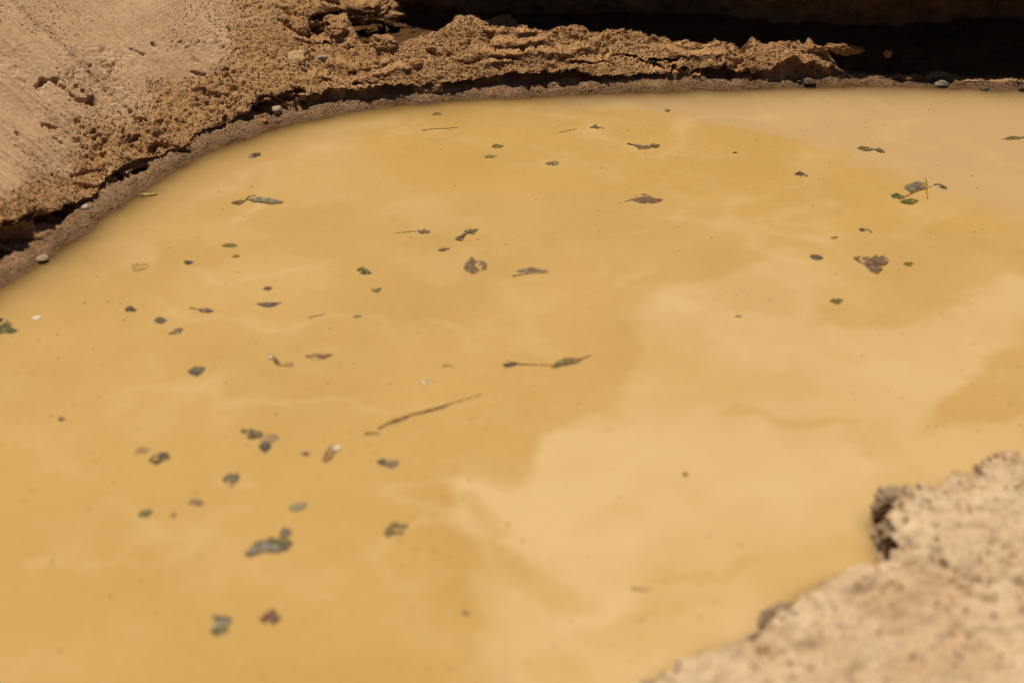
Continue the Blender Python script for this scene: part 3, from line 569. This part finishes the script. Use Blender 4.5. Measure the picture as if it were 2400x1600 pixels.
multi('floating_leaf', 'hooked reddish brown leaf with a pale bead on its raised left end', [('leaf', (626, 832, 678, 836), 12, 'brown', 'dkbrown', 1.2), ('leaf', (616, 815, 644, 836), 10, 'red', 'brown', 1.2), ('leaf', (616, 818, 628, 822), 9, 'pale', 'pink', .8)])
leaf(700, 821, 768, 815, 11, 'brown', 'red', 'slim brown leaf right of the hooked leaf', .7, .15)
leaf(810, 729, 832, 727, 5, 'dkbrown', 'grey', 'tiny dark sliver below the middle left olive chip', .4, .2, **chip)
twig([(708, 732), (728, 727), (746, 721)], 3.5, 'tan', 'brown', 'faint short tan twig slanting up, right of the long purplish leaf')
multi('floating_sprig', 'long straight reddish stem with a dark leaf left and an olive leaf right', [('leaf', (1152, 837, 1192, 835), 9, 'dkbrown', 'black', .5), ('stem', [(1188, 837), (1230, 838), (1268, 839)], 4, 'red', 'brown'), ('leaf', (1262, 840, 1338, 824), 15, 'brown', 'olive', .8), ('stem', [(1330, 826), (1345, 819), (1357, 813)], 4, 'brown', 'olive')], 'sprig', None)
leaf(960, 880, 996, 875, 7, 'pale', 'tan', 'whitish sliver above the long slanting twig', .6, .2, **chip)
multi('floating_twig', 'longest slanting twig with a thick split middle, running up to the right', [('stem', [(868, 984), (900, 968), (950, 950), (1010, 934), (1060, 918), (1106, 903)], 4.5, 'tan', 'brown'), ('leaf', (895, 974, 948, 952), 7, 'brown', 'tan', .5), ('leaf', (960, 950, 1030, 930), 5, 'brown', 'tan', .4)], 'twig', GT)
twig([(836, 995), (854, 993), (872, 993)], 9, 'dkbrown', 'black', 'short thick dark stick at the lower end of the longest twig')
multi('floating_leaf', 'torn dark grey leaf in two lobes with a thin tip pointing right', [('leaf', (552, 986, 566, 994), 11, 'dkbrown', 'black'), ('leaf', (566, 1004, 606, 996), 22, 'dkbrown', 'olive', 1.3), ('leaf', (594, 1024, 624, 1020), 18, 'black', 'slate', 1.2), ('leaf', (600, 1010, 642, 1008), 18, 'grey', 'tan', .7)])
multi('curled_leaf', 'upright orange-brown curled leaf with a white bead at its top', [('leaf', (742, 1062, 764, 1020), 18, 'tan', 'brown', 1.5), ('leaf', (762, 1032, 780, 1024), 14, 'pale', 'pale', 1.0)])
multi('floating_leaf', 'grey folded leaf with a dark left end, right of the curled orange leaf', [('leaf', (868, 1066, 892, 1058), 16, 'slate', 'dkbrown', 1.0), ('leaf', (884, 1066, 918, 1062), 15, 'grey', 'brown', .8)])
leaf(692, 1043, 712, 1039, 9, 'red', 'purple', 'small reddish chip left of the curled orange leaf', .5, .2, **chip)
multi('floating_leaf', 'dark olive three-lobed leaf below a mud-covered one', [('leaf', (340, 1056, 394, 1051), 18, 'dkbrown', 'olive', 1.0), ('leaf', (360, 1046, 388, 1040), 14, 'dkbrown', 'slate', 1.0)])
leaf(306, 1036, 346, 1030, 12, 'tan', 'brown', 'mud-covered tan leaf just above the dark olive three-lobed leaf', .5, .6)
leaf(510, 1104, 552, 1100, 24, 'olive', 'slate', 'olive and grey leaf in the lower left, under the torn grey leaf', 1.3, .2)
leaf(430, 1154, 470, 1154, 13, 'pink', 'brown', 'flat pinkish leaf in the lower left', .4, .1)
leaf(314, 1184, 350, 1170, 18, 'green', 'olive', 'bright green leaf slanting up in the lower left', .9, .1)
leaf(394, 1190, 400, 1174, 9, 'brown', 'tan', 'little tan chip right of the bright green leaf', .4, .3, **chip)
leaf(662, 1164, 708, 1160, 17, 'palegreen', 'grey', 'pale grey-green leaf above the largest leaf', .8, .25)
multi('floating_leaf', 'largest leaf, dark and blue-grey in layered lobes, in the lower left', [('leaf', (558, 1266, 660, 1254), 26, 'slate', 'grey', .8), ('leaf', (598, 1254, 640, 1240), 20, 'dkbrown', 'olive', 1.3), ('leaf', (632, 1250, 670, 1238), 24, 'dkgreen', 'olive', 1.3), ('leaf', (640, 1230, 672, 1222), 17, 'purple', 'slate', 1.0)])
multi('floating_leaf', 'olive folded leaf with a green right end, alone in the lower middle', [('leaf', (880, 1220, 930, 1214), 28, 'olive', 'brown', 1.0), ('leaf', (906, 1210, 938, 1204), 12, 'green', 'olive', 1.0)])
multi('floating_leaf', 'crumpled green leaf nearest the bottom, left of the reddish one', [('leaf', (484, 1418, 538, 1424), 16, 'olive', 'dkgreen', 1.2), ('leaf', (482, 1446, 526, 1450), 18, 'green', 'dkgreen', 1.2), ('leaf', (488, 1438, 534, 1430), 16, 'grey', 'palegreen', .8)])
leaf(596, 1416, 648, 1420, 26, 'red', 'red', 'dark reddish brown leaf nearest the bottom', .7, .05)
twig([(1450, 1350), (1476, 1352), (1502, 1355)], 8, 'tan', 'brown', 'blunt tan stick alone on the pale water by the near bank')
leaf(1566, 1088, 1580, 1086, 9, 'brown', 'olive', 'brown speck alone on the pale water right of centre', .4, .2, **chip)
leaf(1062, 1409, 1078, 1405, 11, 'olive', 'brown', 'olive speck at the bottom centre', .4, .3, **chip)
leaf(132, 964, 150, 961, 7, 'brown', 'dkbrown', 'small brown chip alone at middle left', .5, .2, **chip)
twig([(1016, 839), (1030, 838), (1044, 841)], 3, 'tan', 'brown', 'faint short twig left of the long reddish stem')
leaf(1688, 729, 1704, 726, 6, 'tan', 'brown', 'faint tan chip near the top of the big pale patch', .3, .5, **chip)
leaf(318, 449, 364, 446, 7, 'green', 'yellow', 'yellow-green blade half ashore on the left beach', .5, .0, name='grass_blade', cat='grass blade', group=None, z0=0.003)

# --- stones, pebbles and clods
def rock(name, px, py, wpx, hpx, m, label, cat, seed, y=None, z=None, depth=1.0, amp=0.28, ang=0.0, sub=4, group=None, topheavy=0.0, sink=0.3, crumb=0.0, boxy=0):
    P = aty(px, py, y) if y is not None else at(px, py, z or 0.0)
    sc = np.linalg.norm(P - C0) / F; a, h = 0.5 * wpx * sc, 0.5 * hpx * sc
    bm = bmesh.new(); bmesh.ops.create_icosphere(bm, subdivisions=sub, radius=1.0)
    V = np.array([v.co[:] for v in bm.verts]); s = seed * 2.37
    d = amp * fbm(V + s, 1.3, 3, 1) + amp * 0.55 * fbm(V + s, 3.5, 4, 2) + (amp * 0.28 * fbm(V + s, 11, 3, 3) if sub > 3 else 0)
    if boxy: V = np.sign(V) * np.abs(V) ** boxy; V /= 1.0
    V = V * (1 + d)[:, None]
    if topheavy: V[:, :2] *= (1 + topheavy * np.clip(V[:, 2:3], -1, 0.4))
    V = V * np.array((a, a * depth, h)); ca, sa = math.cos(ang), math.sin(ang)
    V = np.stack([V[:, 0] * ca - V[:, 2] * sa, V[:, 1], V[:, 0] * sa + V[:, 2] * ca], 1)
    if crumb: V = V * (1 + (crumb * (fbm(V + s, 55, 4, 5, .6) + 0.5 * vnoise(V + s, 190, 6)) / (np.linalg.norm(V, axis=1) + 1e-6)))[:, None]
    for v, c in zip(bm.verts, V): v.co = c
    me = bpy.data.meshes.new(name); bm.to_mesh(me); bm.free(); me.polygons.foreach_set('use_smooth', np.ones(len(me.polygons), bool))
    P = P - np.array((0, 0, h * sink)); o = link(name, me, m); o.location = P; return thing(o, label, cat, group)
def stone_mat(name, a, b, rough=0.6):
    m, t, p = mat(name); pos = objpos(t); n = noise(t, pos, 120, 5, 0.7)
    L(t, mix(t, ramp(t, n, [(0.35, 0.0), (0.65, 1.0)]), a, b), p.inputs['Base Color']); p.inputs['Roughness'].default_value = rough; p.inputs['Specular IOR Level'].default_value = 0.1; bump(t, n, 0.5, 0.002, p); return m
ST_TAN, ST_GREY = stone_mat('tan_stone', (.30, .19, .11), (.42, .30, .20)), stone_mat('grey_stone', (.25, .19, .13), (.36, .29, .22), .9)
ST_DARK, ST_OR, ST_PALE = stone_mat('dark_stone', (.045, .030, .018), (.13, .09, .055), .85), stone_mat('orange_stone', (.33, .12, .03), (.42, .2, .06)), stone_mat('pale_stone', (.45, .32, .24), (.55, .42, .33))
ST_TAN2 = stone_mat('damp_clod', (.17, .115, .06), (.42, .30, .18), .9)
ST_SPECK = stone_mat('speckled_stone', (.025, .02, .015), (.30, .24, .18), .7); LUMP = stone_mat('sand_lump', (.43, .27, .13), (.50, .325, .165), .95)
def onbank(px, py, V=BV):
    x, y = proj(V); k = (x - px) ** 2 + (y - py) ** 2; near = np.where(k < max(k.min() * 1.5, 9))[0]
    return V[near[np.argmin(np.linalg.norm(V[near] - C0, axis=1))]]
def brock(name, px, py, wpx, hpx, m, label, cat, seed, **kw):
    P = onbank(px, py); return rock(name, px, py, wpx, hpx, m, label, cat, seed, y=P[1], **kw)
brock('stone', 636, 252, 24, 22, ST_TAN, 'angular tan stone on the beach under the overhanging crust', 'stone', 3, amp=.35, sub=3)
brock('pebble', 608, 278, 13, 11, ST_OR, 'small orange pebble on the beach below the angular tan stone', 'pebble', 5, sub=3)
brock('pebble', 196, 478, 18, 20, ST_PALE, 'pale pinkish pebble at the end of the dark hollows on the left', 'pebble', 6, sub=3)
brock('mud_clod', 96, 593, 28, 9, ST_TAN2, 'small brown clod at the waterline on the far left', 'clod', 7, sub=3, depth=1.0)
brock('pebble', 741, 131, 22, 16, ST_GREY, 'grey pebble half buried in the crust right of the pale lump', 'pebble', 8, sub=3)
brock('sand_lump', 677, 124, 58, 44, LUMP, 'smooth pale lump of packed sand on the bank', 'sand lump', 9, amp=.3, sink=.9, depth=1.2, crumb=.004)
brock('stone', 1859, 188, 27, 13, ST_DARK, 'dark oval stone on the beach below the small ledges', 'stone', 10, sub=3)
brock('pebble', 1836, 188, 11, 9, ST_DARK, 'tiny dark pebble touching the left of the dark oval stone', 'pebble', 11, sub=3)
brock('stone', 2163, 192, 30, 15, ST_SPECK, 'black and white speckled stone on the far right beach', 'stone', 12, sub=3)
brock('pebble', 2262, 203, 18, 6, ST_DARK, 'flat dark pebble right of the speckled stone', 'pebble', 13, sub=3)
brock('pebble', 2346, 205, 12, 14, ST_DARK, 'dark pebble at the right edge of the far beach', 'pebble', 14, sub=3)
brock('pebble', 922, 220, 9, 7, ST_PALE, 'tiny white pebble on the middle of the far beach', 'pebble', 15, sub=3)
brock('mud_clod', 955, 143, 36, 22, CLOD, 'reddish lump bedded in the middle of the crust', 'clod', 16, amp=.2)
def nrock(px, py, w, h, m, label, seed, z=.035, **kw): return rock('mud_clod', px, py, w, h, m, label, 'clod', seed, z=z, amp=.6, sub=5, crumb=.012, boxy=.7, **kw)
nrock(2056, 1152, 78, 56, ST_TAN2, 'upper of two dark wet clods jutting from the near bank into the pool', 41, depth=.8)
nrock(2066, 1222, 84, 60, ST_TAN2, 'lower of two dark wet clods jutting from the near bank into the pool', 42, depth=.8)
nrock(1786, 1410, 72, 34, ST_TAN2, 'brown clod on the lower edge of the near bank', 43, depth=.7, ang=.35)
# crumbling ledges at the foot of the wall, their tops in the sun
GLD = 'sunlit ledges at the foot of the wall'
def ledge(px, py, w, h, y, label, seed, ang=0, depth=.55, amp=.42):
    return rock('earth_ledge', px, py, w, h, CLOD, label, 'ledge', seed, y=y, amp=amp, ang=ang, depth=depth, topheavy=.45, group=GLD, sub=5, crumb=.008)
ledge(1568, 112, 70, 36, 3.74, 'hooked crust tip ending the long bank against the dark wall', 22, 0.15, .4)
ledge(1762, 116, 92, 34, 3.70, 'long tilted ledge before the dark wall, left of the stubby one', 24, .18, .35)
ledge(1868, 118, 50, 40, 3.66, 'stubby knobbly ledge right of the long tilted one', 25, 0, .5)
ledge(1944, 112, 76, 24, 3.655, 'thin flat-topped ledge with a knob, farthest right but one', 26, -.1, .3)
ledge(2040, 124, 18, 14, 3.66, 'tiny lone sunlit crumb farthest right on the dark wall', 27, -.3, .5)
brock('earth_clod', 826, 54, 190, 86, CLOD, 'big rough slab of crust with a dark front at the top of the bank', 'clod', 31, amp=.5, depth=.45, sub=6, crumb=.016, boxy=.6, sink=0.05, topheavy=.15)
brock('earth_clod', 770, 70, 46, 22, CLOD, 'small clod lying against the dark front of the big slab', 'clod', 32, amp=.4, sub=5, crumb=.008)
brock('earth_clod', 690, 68, 34, 24, CLOD, 'knobbly clod on the slope left of the dark hollow', 'clod', 33, amp=.4, sub=5, crumb=.008)
brock('earth_clod', 880, 98, 60, 34, CLOD, 'crumbly clod on the rim right below the dark hollow', 'clod', 34, amp=.4, sub=5, crumb=.008)
brock('earth_clod', 1150, 58, 80, 40, CLOD, 'crumbly peak clod on the highest point of the crest', 'clod', 35, amp=.4, sub=5, crumb=.008)

# --- what nobody could count: beach gravel, crumbs on the crust, specks on the water
def scatter(name, P, size, m, seed, flat=0.7, zoff=0.3, col=None):
    rng = np.random.default_rng(seed); n = len(P)
    base = np.array([(1, 0, 0), (-.5, .87, 0), (-.5, -.87, 0), (.1, .1, .8), (-.1, 0, -.8)]); fc = np.array([(0, 1, 3), (1, 2, 3), (2, 0, 3), (1, 0, 4), (2, 1, 4), (0, 2, 4)])
    V = base[None] * (1 + 0.5 * (rng.random((n, 5, 3)) - .5)); a = rng.random(n) * 6.28; c, s = np.cos(a), np.sin(a)
    V = np.stack([V[:, :, 0] * c[:, None] - V[:, :, 1] * s[:, None], V[:, :, 0] * s[:, None] + V[:, :, 1] * c[:, None], V[:, :, 2] * flat], 2) * size[:, None, None]
    V += P[:, None, :]; V[:, :, 2] += (size * zoff)[:, None]
    f = (fc[None] + (np.arange(n) * 5)[:, None, None]).reshape(-1, 3)
    me = bpy.data.meshes.new(name); me.vertices.add(n * 5); me.vertices.foreach_set('co', V.astype(np.float32).ravel()); me.loops.add(len(f) * 3); me.loops.foreach_set('vertex_index', f.astype(np.int32).ravel())
    me.polygons.add(len(f)); me.polygons.foreach_set('loop_start', np.arange(0, len(f) * 3, 3, dtype=np.int32)); me.update(calc_edges=True)
    at_ = me.attributes.new('tone', 'FLOAT', 'POINT'); at_.data.foreach_set('value', np.repeat(rng.random(n), 5).astype(np.float32))
    o = link(name, me, m); o['kind'] = 'stuff'; return o
def tone_mat(name, stops, rough, spec=0.05):
    m, t, p = mat(name); p.inputs['Specular IOR Level'].default_value = spec; L(t, ramp(t, attr(t, 'tone'), stops), p.inputs['Base Color']); p.inputs['Roughness'].default_value = rough; return m
rng = np.random.default_rng(4)
def pick(V, o, lo, hi, n, need):
    w = np.zeros(len(V), np.float32); o.data.attributes['wet'].data.foreach_get('value', w); c = np.zeros(len(V), np.float32); o.data.attributes['crust'].data.foreach_get('value', c)
    x, y = proj(V); d_ = np.zeros(len(V), np.float32); o.data.attributes['painted_shade'].data.foreach_get('value', d_); ok = (d_ < .2) & (x > -60) & (x < 2420) & (y > -40) & (y < 1620) & (V[:, 2] > lo) & (V[:, 2] < hi) & need(w, c)
    return V[rng.choice(np.where(ok)[0], n)] + (rng.random((n, 3)) - .5) * np.array((.004, .004, 0))
GRAV = tone_mat('beach_gravel', [(0.0, (.05, .030, .016)), (0.3, (.15, .08, .036)), (0.80, (.26, .15, .075)), (0.95, (.36, .235, .14)), (1.0, (.80, .74, .66))], 0.5, 0.15)
P = pick(BV, bank, 0.002, .03, 16000, lambda w, c: w > .6)
g = scatter('beach_gravel', P, 0.0007 + 0.0016 * rng.random(len(P)) ** 3, GRAV, 1); g['label'] = 'fine wet gravel along the far waterline'
CRUMB = tone_mat('crust_crumbs', [(0.0, (.18, .092, .036)), (0.5, (.36, .20, .085)), (1.0, (.5, .32, .165))], 0.9)
P = pick(BV, bank, 0.012, .6, 42000, lambda w, c: (c > .3) & (w < .4))
scatter('crust_crumbs', P, 0.0010 + 0.0030 * rng.random(len(P)) ** 5, CRUMB, 2, .9)
SGRAIN = tone_mat('slope_grains', [(0.0, (.22, .125, .06)), (0.5, (.44, .28, .15)), (1.0, (.6, .43, .28))], 0.9)
P = pick(BV, bank, 0.012, .7, 16000, lambda w, c: (c <= .3) & (w < .4)); P = P[fbm(P, 5, 3, 301) + 0.4 * rng.random(len(P)) > 0.25]
scatter('slope_grains', P, 0.0009 + 0.0022 * rng.random(len(P)) ** 5, SGRAIN, 6, .9)
P = pick(NV_, nbank, 0.03, .6, 800, lambda w, c: w < .5)
scatter('bank_crumbs', P, 0.0012 + 0.004 * rng.random(len(P)) ** 3, CRUMB, 3, .8)
SPECK = tone_mat('specks', [(0.0, (.06, .035, .015)), (0.6, (.15, .085, .03)), (1.0, (.28, .17, .05))], 0.6)
q = np.stack([rng.random(2600) * 2500 - 60, 215 + 1400 * rng.random(2600) ** 1.35], 1)
P = np.array([at(*k) for k in q]); lp = np.stack([lx, ly], 1)[::6]; P = P[poly_sd(P, lp) < -0.05][:1700]
P = P[(fbm(P, 2.5, 2, 77) + 0.45 * rng.random(len(P)) > -0.05) ]
scatter('floating_specks', P, 0.0007 + 0.0024 * rng.random(len(P)) ** 4, SPECK, 4, .2, 0.0)
